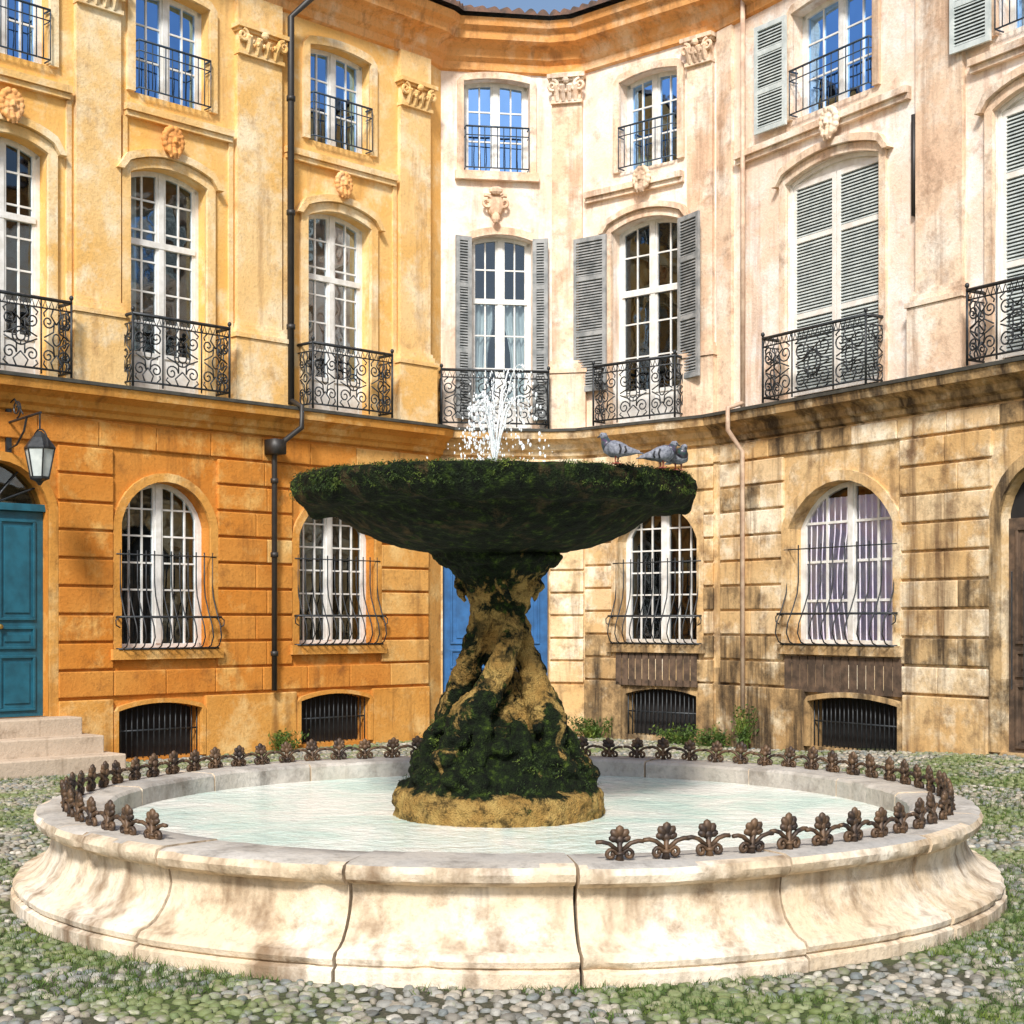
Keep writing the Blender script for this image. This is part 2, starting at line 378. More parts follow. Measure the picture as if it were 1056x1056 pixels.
def grille(mb,W,o,z0,ztop,k='iron',n=11):
    a,b=o['s0']-.02,o['s1']+.02
    prof=[(.03,ztop),(.03,z0+.75),(.05,z0+.6),(.12,z0+.42),(.20,z0+.25),(.22,z0+.13),(.17,z0+.03),(.06,z0-.02)]
    for i in range(n+1):
        s_=a+(b-a)*i/n
        mb.tube([W.P(s_,d,z) for d,z in prof],.0085,k,5)
    for d,z,r in ((.035,ztop-.05,.008),(.145,z0+.36,.015),(.09,z0,.013)):
        mb.tube([W.P(a-.05,0,z),W.P(a-.05,d,z),W.P(b+.05,d,z),W.P(b+.05,0,z)],r,k,5)
    for s_,sg in ((a-.05,-1),(b+.05,1)):
        mb.tube([W.P(s_+sg*.06*math.sin(t),.12,z0+.30-.06*math.cos(t)) for t in (0,1,2,3,4)],.008,k,5)
def ventgrid(mb,W,o,k='iron'):
    mb.face([W.P(s_,-.2,z_) for s_,z_ in boundary(o)],'dark')
    n=max(int((o['s1']-o['s0'])/.07),4)
    for i in range(n+1):
        s_=o['s0']+.01+(o['s1']-o['s0']-.02)*i/n; mb.tube([W.P(s_,-.05,o['z0']),W.P(s_,-.05,arcz(o,s_))],.009,k,5)
    zz=(o['z0']+o['z1'])/2; mb.box(W,o['s0'],o['s1'],-.06,-.045,zz-.01,zz+.01,k)
def door(mb,W,a,b,z0,z1,d,k,ztr=None):
    c=(a+b)/2; mb.box(W,a,b,d-.06,d,z0,z1,k)
    for x0,x1 in ((a+.03,c-.01),(c+.01,b-.03)):
        w=x1-x0
        for t0,t1 in ((.03,.30),(.33,.44),(.47,.96)):
            q0=z0+(z1-z0)*t0;q1=z0+(z1-z0)*t1
            for (e0,e1,f0,f1) in ((x0+w*.12,x1-w*.12,q0,q0+.03),(x0+w*.12,x1-w*.12,q1-.03,q1),(x0+w*.12,x0+w*.12+.03,q0+.03,q1-.03),(x1-w*.12-.03,x1-w*.12,q0+.03,q1-.03)):
                mb.box(W,e0,e1,d,d+.022,f0,f1,k)
            mb.box(W,x0+w*.24,x1-w*.24,d,d+.014,q0+.08,max(q1-.08,q0+.1),k)
    mb.box(W,c-.02,c+.02,d,d+.03,z0,z1,k)
    mb.ell(W.P(c+.08,d+.05,z0+(z1-z0)*.44),(.03,.03,.03),'brass')
def blocks(mb,W,a,b,ops,zlo,zhi,ch,k,proud=.038,gap=.028,marg=.10,pale=None):
    z=zlo; row=0
    while z<zhi-.08:
        zt=min(z+ch,zhi)
        cuts=[]
        for o in ops:
            if o['z0']-.06<zt and o['z1']+marg>z: cuts.append((o['s0']-marg,o['s1']+marg))
        cuts.sort(); runs=[];cur=a
        for c0,c1 in cuts:
            if c0>cur: runs.append((cur,c0))
            cur=max(cur,c1)
        if cur<b: runs.append((cur,b))
        for r0,r1 in runs:
            l=r1-r0
            if l<.06: continue
            n=max(1,round(l/.72)); off=.5 if row%2 else 0
            xs=[r0]+[r0+l*(i+(off*.6 if n>1 else 0))/n for i in range(1,n)]+[r1]
            for i in range(len(xs)-1):
                j=random.uniform(-.004,.004); q=random.random(); kk=k
                mid=(xs[i]+xs[i+1])/2
                if k=='LL':
                    kk='LL3' if (pale and mid>pale and q<.6) else ('LL2' if q<.38 else ('LL3' if q>.86 else 'LL'))
                elif k=='LR':
                    kk='LRd' if ((z<1.4 and q<.75) or (z<1.9 and q<.3) or (zt>3.6 and q<.3) or q<.05) else ('LR2' if q>.55 else 'LR')
                mb.box(W,xs[i]+(.004 if i else 0),xs[i+1]-.004,-.02,proud+j,z+gap/2,zt-gap/2,kk)
        z=zt; row+=1
def capital(mb,W,a,b,z0,z1,d,k):
    h=z1-z0;c=(a+b)/2;w=b-a
    mb.box(W,a-.05,b+.05,0,d+.10,z1-h*.16,z1,k)
    mb.box(W,a-.02,b+.02,0,d+.06,z1-h*.26,z1-h*.165,k)
    mb.box(W,a+.01,b-.01,0,d+.03,z0+h*.05,z1-h*.265,k)
    mb.box(W,a-.01,b+.01,0,d+.045,z0-.035,z0+.01,k)
    for sg in (-1,1):
        cs=c+sg*w*.45; cz=z1-h*.45
        sp=spiral(cs,cz,h*.24,math.pi/2,1.6*sg,22,.12)
        mb.tube([W.P(s_,d+.07,z_) for s_,z_ in sp],[.028*(1-.5*i/22) for i in range(23)],k,6)
    for t in (-.3,-.1,.1,.3):
        mb.tube([W.P(c+t*w,d+.02,z0),W.P(c+t*w,d+.055,z0+h*.3),W.P(c+t*w*1.1,d+.10,z0+h*.55),W.P(c+t*w*1.15,d+.11,z0+h*.5)],[.04,.045,.035,.012],k,6)
    fest=[W.P(c+w*.34*math.cos(q),d+.085,z1-h*.45-h*.22*math.sin(q)) for q in [math.pi*i/8 for i in range(9)]]
    for i,p in enumerate(fest): mb.ell(p,(.026,.026,.03),k,6,4)
    mb.ell(W.P(c,d+.10,z1-h*.28),(.05,.04,.045),k)
def pilaster(mb,W,pa,pb,zc0,zc1,k,kc,base=True):
    a,b=W.s(pa),W.s(pb)
    mb.box(W,a-.06,b+.06,-.02,.13,4.21,4.98,k)
    mb.box(W,a-.08,b+.08,-.02,.15,4.985,5.04,k)
    mb.box(W,a-.04,b+.04,-.02,.105,5.043,5.11,k)
    mb.box(W,a-.02,b+.02,-.02,.085,5.113,5.16,k)
    mb.box(W,a,b,-.02,.06,5.163,zc0-.03,k)
    mb.box(W,a+.0,b-.0,-.02,.07,zc1+.002,9.12,k)
    capital(mb,W,a,b,zc0,zc1,.06,kc)
def mask_mesh():
    mb=MB(); K='URt'
    mb.ell((0,0,0),(.085,.06,.115),K,14,10)
    mb.ell((0,-.06,-.005),(.018,.028,.035),K); mb.ell((0,-.068,-.022),(.024,.02,.014),K)
    for sg in (-1,1):
        mb.ell((sg*.034,-.05,.032),(.028,.014,.009),K); mb.ell((sg*.034,-.047,.014),(.014,.011,.009),K)
        mb.ell((sg*.045,-.042,-.025),(.026,.018,.024),K)
        for i in range(6):
            an=.3+i*.42; mb.ell((sg*.095*math.sin(an),-.02,.115*math.cos(an)),(.035,.035,.035),K,8,6)
        mb.tube([(sg*.05,-.04,-.06),(sg*.055,-.045,-.11),(sg*.03,-.04,-.15),(sg*.045,-.05,-.17)],[.02,.025,.02,.01],K,7)
    mb.ell((0,-.052,-.052),(.026,.012,.007),K); mb.ell((0,-.05,-.066),(.02,.012,.008),K); mb.ell((0,-.045,-.09),(.03,.022,.02),K)
    mb.tube([(0,-.03,-.09),(0,-.05,-.13),(.01,-.04,-.175)],[.03,.03,.012],K,7)
    return mb
def mask(W,px,py,parent,key,scale=1.0):
    mb=mask_mesh(); mb.mats=[key]
    o=mb.make('keystone_mask',parent,smooth=True)
    u=W.s(px,.1); z=W.z(px,py,.1); p=W.P(u,.11,z)
    ang=math.atan2(W.T.y,W.T.x)
    o.location=p; o.rotation_euler=(0,0,ang); o.scale=(scale,)*3
    r=o.modifiers.new('rm','REMESH'); r.mode='VOXEL'; r.voxel_size=.008; r.use_smooth_shade=True
    return o

LOW=[(0,3.84),(.05,3.86),(.06,3.91),(.11,3.94),(.13,4.01),(.22,4.06),(.26,4.07),(.28,4.165),(0,4.166)]
CAP=[(-.02,4.17),(.30,4.168),(.305,4.205),(-.02,4.22)]
EAV=[(0,9.10),(.05,9.12),(.06,9.22),(.12,9.27),(.15,9.37),(.22,9.42),(.31,9.45),(.33,9.55),(.40,9.60),(.43,9.70),(0,9.72)]
def roof(mb,i0,i1):
    for i in range(i0,i1):
        a0=PATH[i]+miter(i)*.5; a1=PATH[i+1]+miter(i+1)*.5
        b0=PATH[i]-miter(i)*3.2; b1=PATH[i+1]-miter(i+1)*3.2
        n=max(int((a1-a0).length/.15),2)*6; top=[];bot=[]
        for j in range(n+1):
            t=j/n; p=a0.lerp(a1,t); q=b0.lerp(b1,t); w=.07*abs(math.sin(math.pi*j/6))
            bot.append(Vector((p.x,p.y,9.75+w))); top.append(Vector((q.x,q.y,10.75+w)))
        mb.loft([[Vector((v.x,v.y,9.735)) for v in bot],bot,top],'tile',cap=False,closed=False)

# ================================================================== LEFT HOUSE
hA=empty('stone_town_house')
w=MB(); t=MB(); win=MB(); ir=MB(); sh=MB()
W=WL; LEN=W.len
f1=[op(W,-35,48,6.78,4.22,.12),op(W,133,212,6.80,4.22,.12),op(W,316,381,6.78,4.22,.12),op(W,-330,-200,6.78,4.22,.12)]
f2=[op(W,-35,50,8.86,7.62,.06),op(W,138,215,8.86,7.60,.06),op(W,318,381,8.86,7.62,.06),op(W,-330,-200,8.86,7.62,.06)]
g2=op(W,124,216,3.20,1.28,.50); g3=op(W,307,386,3.12,1.30,.46)
d1=op(W,-60,50,3.30,.56,.50); gX=op(W,-400,-240,3.2,1.28,.5)
vents=[op(W,120,206,.66,.03,.08),op(W,308,379,.68,.06,.08)]
wall_zone(w,W,0,LEN,4.2,7.35,f1,'UL'); wall_zone(w,W,0,LEN,7.35,9.4,f2,'UL')
wall_zone(w,W,0,LEN,1.0,4.2,[g2,g3,gX,dict(d1)],'LL'); wall_zone(w,W,0,LEN,-.3,1.0,vents+[dict(d1)],'LL')
wall_zone(w,WF1,0,WF1.len,-.3,4.2,[],'LL3'); wall_zone(w,WF1,0,WF1.len,4.2,9.4,[],'UL')
blk=MB()
blocks(blk,W,0,LEN-.02,[g2,g3,d1,gX],.74,3.83,.31,'LL',pale=g3['s1'])
for a,b in ((0,d1['s0']-.1),(d1['s1']+.1,vents[0]['s0']-.06),(vents[0]['s1']+.06,vents[1]['s0']-.06),(vents[1]['s1']+.06,LEN-.02)):
    blk.box(W,a,b,-.02,.05,-.2,.72,'LLt')
blk.make('rusticated_blocks',hA,bevel=.012)
for o in f1:
    window(win,W,o,.15,2,6,.42,trans=5.95)
    strip(t,W,boundary(o),.0,.11,-.01,.045,'ULt')
    strip(t,W,boundary(o)[1:-1],.115,.20,-.01,.10,'ULt')
    balcony(ir,W,o['s0']-.13,o['s1']+.13,4.22,.80,.30)
for o in f2:
    window(win,W,o,.15,2,3,0,gl='glassU'); strip(t,W,boundary(o),.0,.10,-.01,.045,'ULt')
    bars(ir,W,o['s0']+.02,o['s1']-.02,o['z0'],.58,.08)
for o in (g2,g3,gX):
    window(win,W,o,.17,3,6,0); strip(t,W,boundary(o),.0,.10,-.01,.035,'LLt')
    t.box(W,o['s0']-.14,o['s1']+.14,-.1,.09,o['z0']-.12,o['z0']-.002,'LLt'); grille(ir,W,o,o['z0'],o['z0']+1.12)
strip(t,W,boundary(d1),.0,.10,-.01,.035,'LLt')
for o in vents: ventgrid(ir,W,o); strip(t,W,boundary(o),.0,.05,-.01,.058,'LLt')
dm=MB(); door(dm,W,d1['s0'],d1['s1'],.56,2.78,-.12,'teal')
dm.box(W,d1['s0'],d1['s1'],-.16,-.06,2.782,2.86,'teal')
dm.face([W.P(s_,-.14,z_) for s_,z_ in boundary(d1,14,2.84)],'glass')
c=(d1['s0']+d1['s1'])/2
for q in range(1,6):
    an=math.pi*q/6; rr=.6; dm.tube([W.P(c,-.12,2.84),W.P(c+rr*math.cos(an),-.12,2.84+.42*math.sin(an))],.012,'iron',5)
dm.make('front_door',hA,bevel=.004)
st=MB()
for i in range(3):
    st.box(W,d1['s0']-.35,d1['s1']+.22+.10*i,-.1,.34+.28*i,-.2,.56-.185*i-.002*i,'step')
st.make('stone_steps',hA,bevel=.015)
for pa,pb in ((76,122),(242,288),(410,441),(-130,-70)):
    pilaster(t,W,pa,pb,8.42,8.74,'ULt','ULt')
xs=[W.s(p) for p in (-70,76,122,242,288,410)]
for a,b in ((xs[0],xs[1]),(xs[2],xs[3]),(xs[4],xs[5])):
    t.box(W,a+.07,b-.07,-.01,.06,7.30,7.36,'ULt'); t.box(W,a+.06,b-.06,-.01,.09,7.363,7.44,'ULt')
    t.box(W,a+.04,a+.10,-.01,.03,4.23,7.295,'ULt'); t.box(W,b-.10,b-.04,-.01,.03,4.23,7.295,'ULt')
sweep(t,0,2,[(0,3.62),(.03,3.63),(.03,3.70),(0,3.71)],'LLt')
sweep(t,0,2,LOW,'LLt'); sweep(t,0,2,CAP,'lead'); sweep(t,0,2,EAV,'corn')
curtain(win,W,f1[0]['s0']+.05,f1[0]['s0']+.5,4.7,6.6,-.24,'curt'); curtain(win,W,f1[1]['s0']+.05,f1[1]['s0']+.22,4.7,6.7,-.24,'curt')
w.make('walls',hA); t.make('mouldings',hA,bevel=.006); win.make('windows',hA); ir.make('balconies_and_grilles',hA,smooth=True)
r=MB(); roof(r,0,2); r.make('roof',hA)
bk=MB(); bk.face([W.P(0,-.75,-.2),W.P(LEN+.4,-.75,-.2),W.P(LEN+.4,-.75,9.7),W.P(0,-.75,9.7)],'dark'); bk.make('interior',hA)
pp=MB()
s_=W.s(299,.12); pp.tube([W.P(s_+.45,.40,9.45),W.P(s_+.25,.30,9.3),W.P(s_,.14,9.0),W.P(s_,.14,4.25)],.042,'pipe',8)
s2=W.s(283,.12); pp.box(W,s2-.09,s2+.09,.04,.24,3.62,3.80,'pipe'); pp.tube([W.P(s_,.14,4.3),W.P(s_,.36,4.2),W.P(s_,.36,3.95),W.P(s2,.14,3.7),W.P(s2,.12,3.6),W.P(s2,.12,.75)],.034,'pipe',8)
for z_ in (5.2,6.6,8.0): pp.tube([W.P(s_,.14,z_-.03),W.P(s_,.14,z_+.03)],.055,'pipe',8)
for z_ in (1.2,2.4,3.3): pp.tube([W.P(s2,.12,z_-.03),W.P(s2,.12,z_+.03)],.048,'pipe',8)
pp.make('drainpipes',hA,smooth=True)
for px,py in ((10,108),(177,146),(353,190)): mask(W,px,py,hA,'corn',1.2 if px<300 else 1.1)

# ================================================================== CORNER + MIDDLE HOUSE
hB=empty('stone_town_house.001')
w=MB(); t=MB(); win=MB(); ir=MB(); sh=MB()
W=WP
c1=op(W,485,549,W.z(510,242),4.22,.08); c2=op(W,478,546,W.z(510,82),W.z(510,178),.05)
cd=op(W,456.5,566,3.1,.15,.35)
wall_zone(w,W,0,W.len,4.2,7.4,[c1],'UR'); wall_zone(w,W,0,W.len,7.4,9.4,[c2],'UR'); wall_zone(w,W,0,W.len,-.3,4.2,[cd],'LR')
window(win,W,c1,.14,2,5,.35,trans=6.0); window(win,W,c2,.14,2,3,0,gl='glassU')
strip(t,W,boundary(c1),0,.10,-.01,.04,'URt'); strip(t,W,boundary(c2),0,.09,-.01,.045,'URt'); t.box(W,c2['s0']-.12,c2['s1']+.12,-.05,.09,c2['z0']-.12,c2['z0']-.005,'URt')
curtain(win,W,c1['s0']+.05,c1['s0']+.36,4.6,6.0,-.24,'curt',tie=.3); curtain(win,W,c1['s1']-.36,c1['s1']-.05,4.6,6.0,-.24,'curt',tie=-.3)
balcony(ir,W,W.s(455,.25),W.s(566,.3),4.22,.76,.28); bars(ir,W,c2['s0']+.02,c2['s1']-.02,c2['z0'],.60,.08,n=10)
dm=MB(); door(dm,W,cd['s0'],cd['s1'],.15,2.55,-.10,'blue'); dm.face([W.P(s_,-.15,z_) for s_,z_ in boundary(cd,14,2.5)],'glass'); dm.box(W,cd['s0'],cd['s1'],-.16,-.05,2.552,2.62,'blue'); dm.make('carriage_door',hB,bevel=.004)
for px,sg in ((485,-1),(549,1)):
    u=W.s(px); O=W.P(u,.05,0).xy
    if sg<0: O2=W.P(u-.22,.12,0).xy; T=(O-O2)
    else: O2=O; T=W.P(u+.20,.12,0).xy-O
    shutter(sh,O2,T.normalized(),T.length,4.35,c1['z1']-.06,'shg','shg')
p=W.P(W.s(510),.06,W.z(510,212))
for sg in (-1,1):
    t.tube([W.P(W.s(510)+a*sg,.09,p.z+b) for a,b in spiral(.12,.02,.10,1.2,1.3,16)],[.03-.001*i for i in range(17)],'URt',6)
t.ell(p,(.12,.07,.17),'URt',12,8); t.ell(W.P(W.s(510),.13,p.z+.17),(.10,.05,.06),'URt'); t.ell(W.P(W.s(510),.12,p.z-.2),(.06,.05,.08),'URt')
wall_zone(w,WF2,0,WF2.len,-.3,4.2,[],'LR'); wall_zone(w,WF2,0,WF2.len,4.2,9.4,[],'UR')
pilaster(t,WF2,570,601,8.72,9.08,'URt','URt')
W=WM
m1=op(W,632,703,6.95,4.22,.12); m2=op(W,640,700,8.88,7.62,.06); mg=op(W,638,720,3.12,1.30,.46); mv=op(W,645,718,.70,.08,.08)
wall_zone(w,W,0,W.len,4.2,7.35,[m1],'UR'); wall_zone(w,W,0,W.len,7.35,9.4,[m2],'UR')
wall_zone(w,W,0,W.len,1.0,4.2,[mg],'LR'); wall_zone(w,W,0,W.len,-.3,1.0,[mv],'LRd')
window(win,W,m1,.15,2,5,.42,trans=6.0); window(win,W,m2,.15,2,3,0,gl='glassU'); window(win,W,mg,.17,3,6,0)
for o in (m1,m2): strip(t,W,boundary(o),0,.10,-.01,.045,'URt')
strip(t,W,boundary(m1)[1:-1],.105,.18,-.01,.10,'URt')
strip(t,W,boundary(mg),0,.10,-.01,.035,'LR'); t.box(W,mg['s0']-.14,mg['s1']+.14,-.1,.09,mg['z0']-.12,mg['z0']-.002,'LRd'); grille(ir,W,mg,1.30,2.42)
ventgrid(ir,W,mv)
for i in range(12):
    s0=mg['s0']-.02+(mg['s1']-mg['s0']+.04)*i/12; t.box(W,s0+.006,s0+(mg['s1']-mg['s0']+.04)/12-.012,-.01,.05,.74,1.17,'wood')
bars(ir,W,m2['s0']+.02,m2['s1']-.02,m2['z0'],.58,.08,n=9); balcony(ir,W,m1['s0']-.10,m1['s1']+.10,4.22,.78,.30)
a,b=.05,W.s(706); t.box(W,a,b,-.01,.06,7.30,7.36,'URt'); t.box(W,a,b,-.01,.10,7.363,7.44,'URt')
blk=MB(); blocks(blk,W,.02,W.len-.05,[mg],.80,3.83,.31,'LR'); blocks(blk,WP,0,WP.len,[cd],.74,3.83,.31,'LR2'); blocks(blk,WF2,.01,WF2.len-.01,[],.74,3.83,.31,'LR2')
blk.box(W,.02,mv['s0']-.05,-.02,.05,-.2,.79,'LRd'); blk.box(W,mv['s1']+.05,W.len-.05,-.02,.05,-.2,.79,'LRd'); blk.box(WF2,.0,WF2.len,-.02,.05,-.2,.72,'LR')
blk.make('rusticated_blocks',hB,bevel=.012)
pilaster(t,W,711,737,8.78,9.10,'URt','URt')
u=m1['s0']
shutter(sh,W.P(u-.60,.09,0).xy,(W.P(u-.04,.05,0).xy-W.P(u-.60,.09,0).xy).normalized(),.54,4.72,6.82,'shg','shg')
O=W.P(m1['s1'],.05,0).xy; e=W.P(m1['s1']+.40,.20,0).xy; shutter(sh,O,(e-O).normalized(),.46,4.72,6.82,'shg','shg')
sweep(t,2,5,LOW,'LR'); sweep(t,2,5,CAP,'lead'); sweep(t,2,5,EAV,'corn'); sweep(t,2,5,[(0,3.62),(.03,3.63),(.03,3.70),(0,3.71)],'LR')
w.make('walls',hB); t.make('mouldings',hB,bevel=.006); win.make('windows',hB); ir.make('balconies_and_grilles',hB,smooth=True); sh.make('shutters',hB)
r=MB(); roof(r,2,5); r.make('roof',hB)
bk=MB()
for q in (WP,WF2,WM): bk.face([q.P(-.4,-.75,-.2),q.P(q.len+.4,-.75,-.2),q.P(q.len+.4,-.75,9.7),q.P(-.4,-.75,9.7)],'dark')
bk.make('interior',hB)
mask(W,663,184,hB,'URt',1.15)

# ================================================================== RIGHT HOUSE
hC=empty('stone_town_house.002')
w=MB(); t=MB(); win=MB(); ir=MB(); sh=MB()
W=WR; LEN=W.len
r1=op(W,812,909,6.98,4.22,.14); r1b=op(W,1026,1120,6.98,4.22,.14)
r2=op(W,818,902,8.92,7.60,.06); r2b=op(W,1030,1120,8.92,7.60,.06)
rg=op(W,815,923,3.22,1.32,.52); rd=op(W,1032,1140,3.22,.25,.52); rv=op(W,836,929,.72,.12,.07)
wall_zone(w,W,0,LEN,4.2,7.35,[r1,r1b],'UR'); wall_zone(w,W,0,LEN,7.35,9.4,[r2,r2b],'UR')
wall_zone(w,W,0,LEN,1.0,4.2,[rg,dict(rd)],'LR'); wall_zone(w,W,0,LEN,-.3,1.0,[rv,dict(rd)],'LRd')
for o in (r1,r1b):
    strip(t,W,boundary(o),0,.10,-.01,.045,'URt'); strip(t,W,boundary(o)[1:-1],.105,.19,-.01,.10,'URt')
    c=(o['s0']+o['s1'])/2; zt=o['z1']-o['rise']-.01
    for a,b in ((o['s0']+.04,c-.012),(c+.012,o['s1']-.04)):
        shutter(sh,W.P(a,-.09,0).xy,W.T,b-a,4.30,zt,'shw','shl')
    strip(sh,W,boundary(o),-.045,-.002,-.10,-.04,'shw')
    sh.face([W.P(s_,-.085,z_) for s_,z_ in boundary(o,14,zt)],'shw')
    balcony(ir,W,o['s0']-.10,o['s1']+.06,4.22,.76,.30)
for o in (r2,r2b):
    window(win,W,o,.15,2,3,0,gl='glassU'); strip(t,W,boundary(o),0,.10,-.01,.045,'URt'); bars(ir,W,o['s0']+.02,o['s1']-.02,o['z0'],.56,.08,n=11)
curtain(win,W,r2['s0']+.05,r2['s1']-.05,7.7,8.85,-.26,'curt')
def flat_sh(o,side,kf,ks,wd=.50):
    if side<0: A=W.P(o['s0']-.04-wd,.10,0).xy; B=W.P(o['s0']-.04,.06,0).xy
    else: A=W.P(o['s1']+.04,.06,0).xy; B=W.P(o['s1']+.04+wd,.10,0).xy
    shutter(sh,A,(B-A).normalized(),wd,7.55,8.86,kf,ks)
flat_sh(r2,-1,'shl','shl',.52); flat_sh(r2b,-1,'shl','shl',.50)
for a,b in ((W.s(762),W.s(940)),(W.s(1004),LEN)):
    t.box(W,a,b,-.01,.06,7.30,7.36,'URt'); t.box(W,a,b,-.01,.10,7.363,7.44,'URt')
window(win,W,rg,.17,2,4,0,mw=.03,gl='glassC'); strip(t,W,boundary(rg),0,.12,-.01,.04,'LR'); t.box(W,rg['s0']-.14,rg['s1']+.14,-.1,.09,rg['z0']-.12,rg['z0']-.002,'LRd'); grille(ir,W,rg,1.32,2.50,n=9)
cc=(rg['s0']+rg['s1'])/2
curtain(win,W,rg['s0']+.04,cc-.02,1.36,3.05,-.215,'curl',.02,.10,.12); curtain(win,W,cc+.0,rg['s1']-.03,1.36,3.05,-.215,'curl',.02,.10)
for i in range(14):
    l=(rg['s1']-rg['s0']+.2)/14; s0=rg['s0']-.06+l*i; t.box(W,s0+.006,s0+l-.008,-.01,.045,.76,1.18,'wood')
ventgrid(ir,W,rv); strip(t,W,boundary(rv),0,.06,-.01,.06,'LRd')
strip(t,W,boundary(rd),0,.12,-.01,.04,'LRd')
dm=MB(); door(dm,W,rd['s0'],rd['s1'],.22,2.65,-.12,'wood'); dm.face([W.P(s_,-.15,z_) for s_,z_ in boundary(rd,14,2.6)],'dark')
for i in range(1,8):
    s_=rd['s0']+(rd['s1']-rd['s0'])*i/8; dm.tube([W.P(s_,.02,.9),W.P(s_,.02,2.1)],.01,'iron',5)
dm.make('cellar_door',hC,bevel=.004)
blk=MB(); blocks(blk,W,.08,LEN,[rg,rd],.80,3.83,.31,'LR')
blk.box(W,.03,rv['s0']-.07,-.02,.06,-.2,.785,'LRd'); blk.box(W,rv['s1']+.07,rd['s0']-.13,-.02,.06,-.2,.785,'LR'); blk.box(W,rd['s1']+.13,LEN,-.02,.06,-.2,.785,'LR')
blk.make('rusticated_blocks',hC,bevel=.012)
pilaster(t,W,948,996,8.9,9.1,'URt','URt')
t.box(W,W.s(742),W.s(757),-.02,.05,4.23,9.1,'URt')
sweep(t,5,6,LOW,'LRd'); sweep(t,5,6,CAP,'lead'); sweep(t,5,6,EAV,'corn'); sweep(t,5,6,[(0,3.62),(.03,3.63),(.03,3.70),(0,3.71)],'LR')
w.make('walls',hC); t.make('mouldings',hC,bevel=.006); win.make('windows',hC); ir.make('balconies_and_grilles',hC,smooth=True); sh.make('shutters',hC)
r=MB(); roof(r,5,6); r.make('roof',hC)
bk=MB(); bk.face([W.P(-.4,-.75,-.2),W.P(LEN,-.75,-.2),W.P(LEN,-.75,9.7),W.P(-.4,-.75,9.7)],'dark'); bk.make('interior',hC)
pp=MB(); s_=W.s(766,.1)
pp.tube([W.P(s_,.10,9.3),W.P(s_,.10,4.24)],.03,'pipeL',8); pp.tube([W.P(s_,.10,4.3),W.P(s_,.34,4.22),W.P(s_,.34,3.95),W.P(s_,.11,3.7),W.P(s_,.10,.5)],.03,'pipeL',8)
s_=W.s(941,.05); pp.box(W,s_-.02,s_+.02,0,.05,W.z(941,224),W.z(941,120),'pipe')
pp.make('drainpipes',hC,smooth=True)
mask(W,857,126,hC,'URt',1.25)

# ================================================================== WALL LANTERN
ln=MB(); W=WL
u=W.s(8); zb=W.z(8,436)
def LP(d,z): return W.P(u,d,z)
ln.box(W,u-.03,u+.03,0,.03,zb-.35,zb+.22,'iron')
ln.tube([LP(.02,zb),LP(.72,zb+.04)],.014,'iron',6)
ln.tube([LP(.02,zb-.28),LP(.2,zb-.25),LP(.36,zb-.12),LP(.42,zb+.02)],.012,'iron',6)
ln.tube([W.P(u,.2+a,zb+.13+b) for a,b in spiral(0,0,.10,-1.5,1.6,20)],.009,'iron',5)
ln.tube([LP(.03,zb+.2),LP(.15,zb+.24),LP(.34,zb+.06)],.009,'iron',5)
zl=zb-.02; C=LP(.70,0)
ln.tube([LP(.70,zb+.04),LP(.70,zb-.14)],.01,'iron',5)
hoop=[C+Vector((W.N.x*.17*math.cos(q),W.N.y*.17*math.cos(q),zl-.30+.19*math.sin(q))) for q in [math.pi*i/10 for i in range(11)]]
ln.tube(hoop,.009,'iron',5)
def ring6(r,z): return [Vector((C.x+r*math.cos(q*math.pi/3),C.y+r*math.sin(q*math.pi/3),z)) for q in range(6)]
ln.loft([ring6(.02,zl-.13),ring6(.05,zl-.16),ring6(.09,zl-.2),ring6(.165,zl-.30),ring6(.165,zl-.315)],'iron')
ln.loft([ring6(.15,zl-.32),ring6(.09,zl-.60)],'shl')
for q in range(6):
    a=q*math.pi/3
    ln.tube([C+Vector((.155*math.cos(a),.155*math.sin(a),zl-.31)),C+Vector((.095*math.cos(a),.095*math.sin(a),zl-.61))],.008,'iron',5)
ln.loft([ring6(.105,zl-.60),ring6(.10,zl-.625),ring6(.04,zl-.65),ring6(.012,zl-.69)],'iron')
ln.make('wall_lantern')

# ================================================================== FOUNTAIN
ft=empty('fountain')
PC=(-.02,9.55); FC=(-.11,9.55); PX=(-.08,9.55)
prof=[(2.44,.10),(2.44,.49),(2.46,.508),(2.62,.512),(2.80,.512),(2.845,.50),(2.86,.47),(2.85,.435),(2.82,.415),(2.775,.405),(2.77,.38),(2.765,.34),(2.78,.28),(2.815,.22),(2.865,.17),(2.91,.145),(2.955,.135),(2.975,.11),(2.97,.085),(2.955,.075),(2.985,.06),(2.99,-.15)]
NS=17
bs=MB()
for i in range(NS):
    a0=math.radians(-14.9+i*360/NS); a1=a0+2*math.pi/NS
    g=.0030; off=random.uniform(-.010,.010); zo=random.uniform(-.005,.005)
    pr=[(r+off if r>2.5 else r,z+zo) for r,z in prof]
    bs.revolve(pr,PC,'basin',26,a0+g,a1-g)
nv_=[]
for v in bs.v:
    p=Vector(v); n_=mnoise.noise(p*2.2)*.012+mnoise.noise(p*9)*.006
    chip=max(0,mnoise.noise(p*6.5+Vector((4,4,4)))-.38)*.09
    d=Vector((p.x-PC[0],p.y-PC[1],0)).normalized(); p=p+d*(n_-chip)+Vector((0,0,.5*n_ if p.z>.3 else 0)); nv_.append(tuple(p))
bs.v=nv_
o=bs.make('basin_wall',ft,smooth=True)
o.data.materials.append(M['coping'])
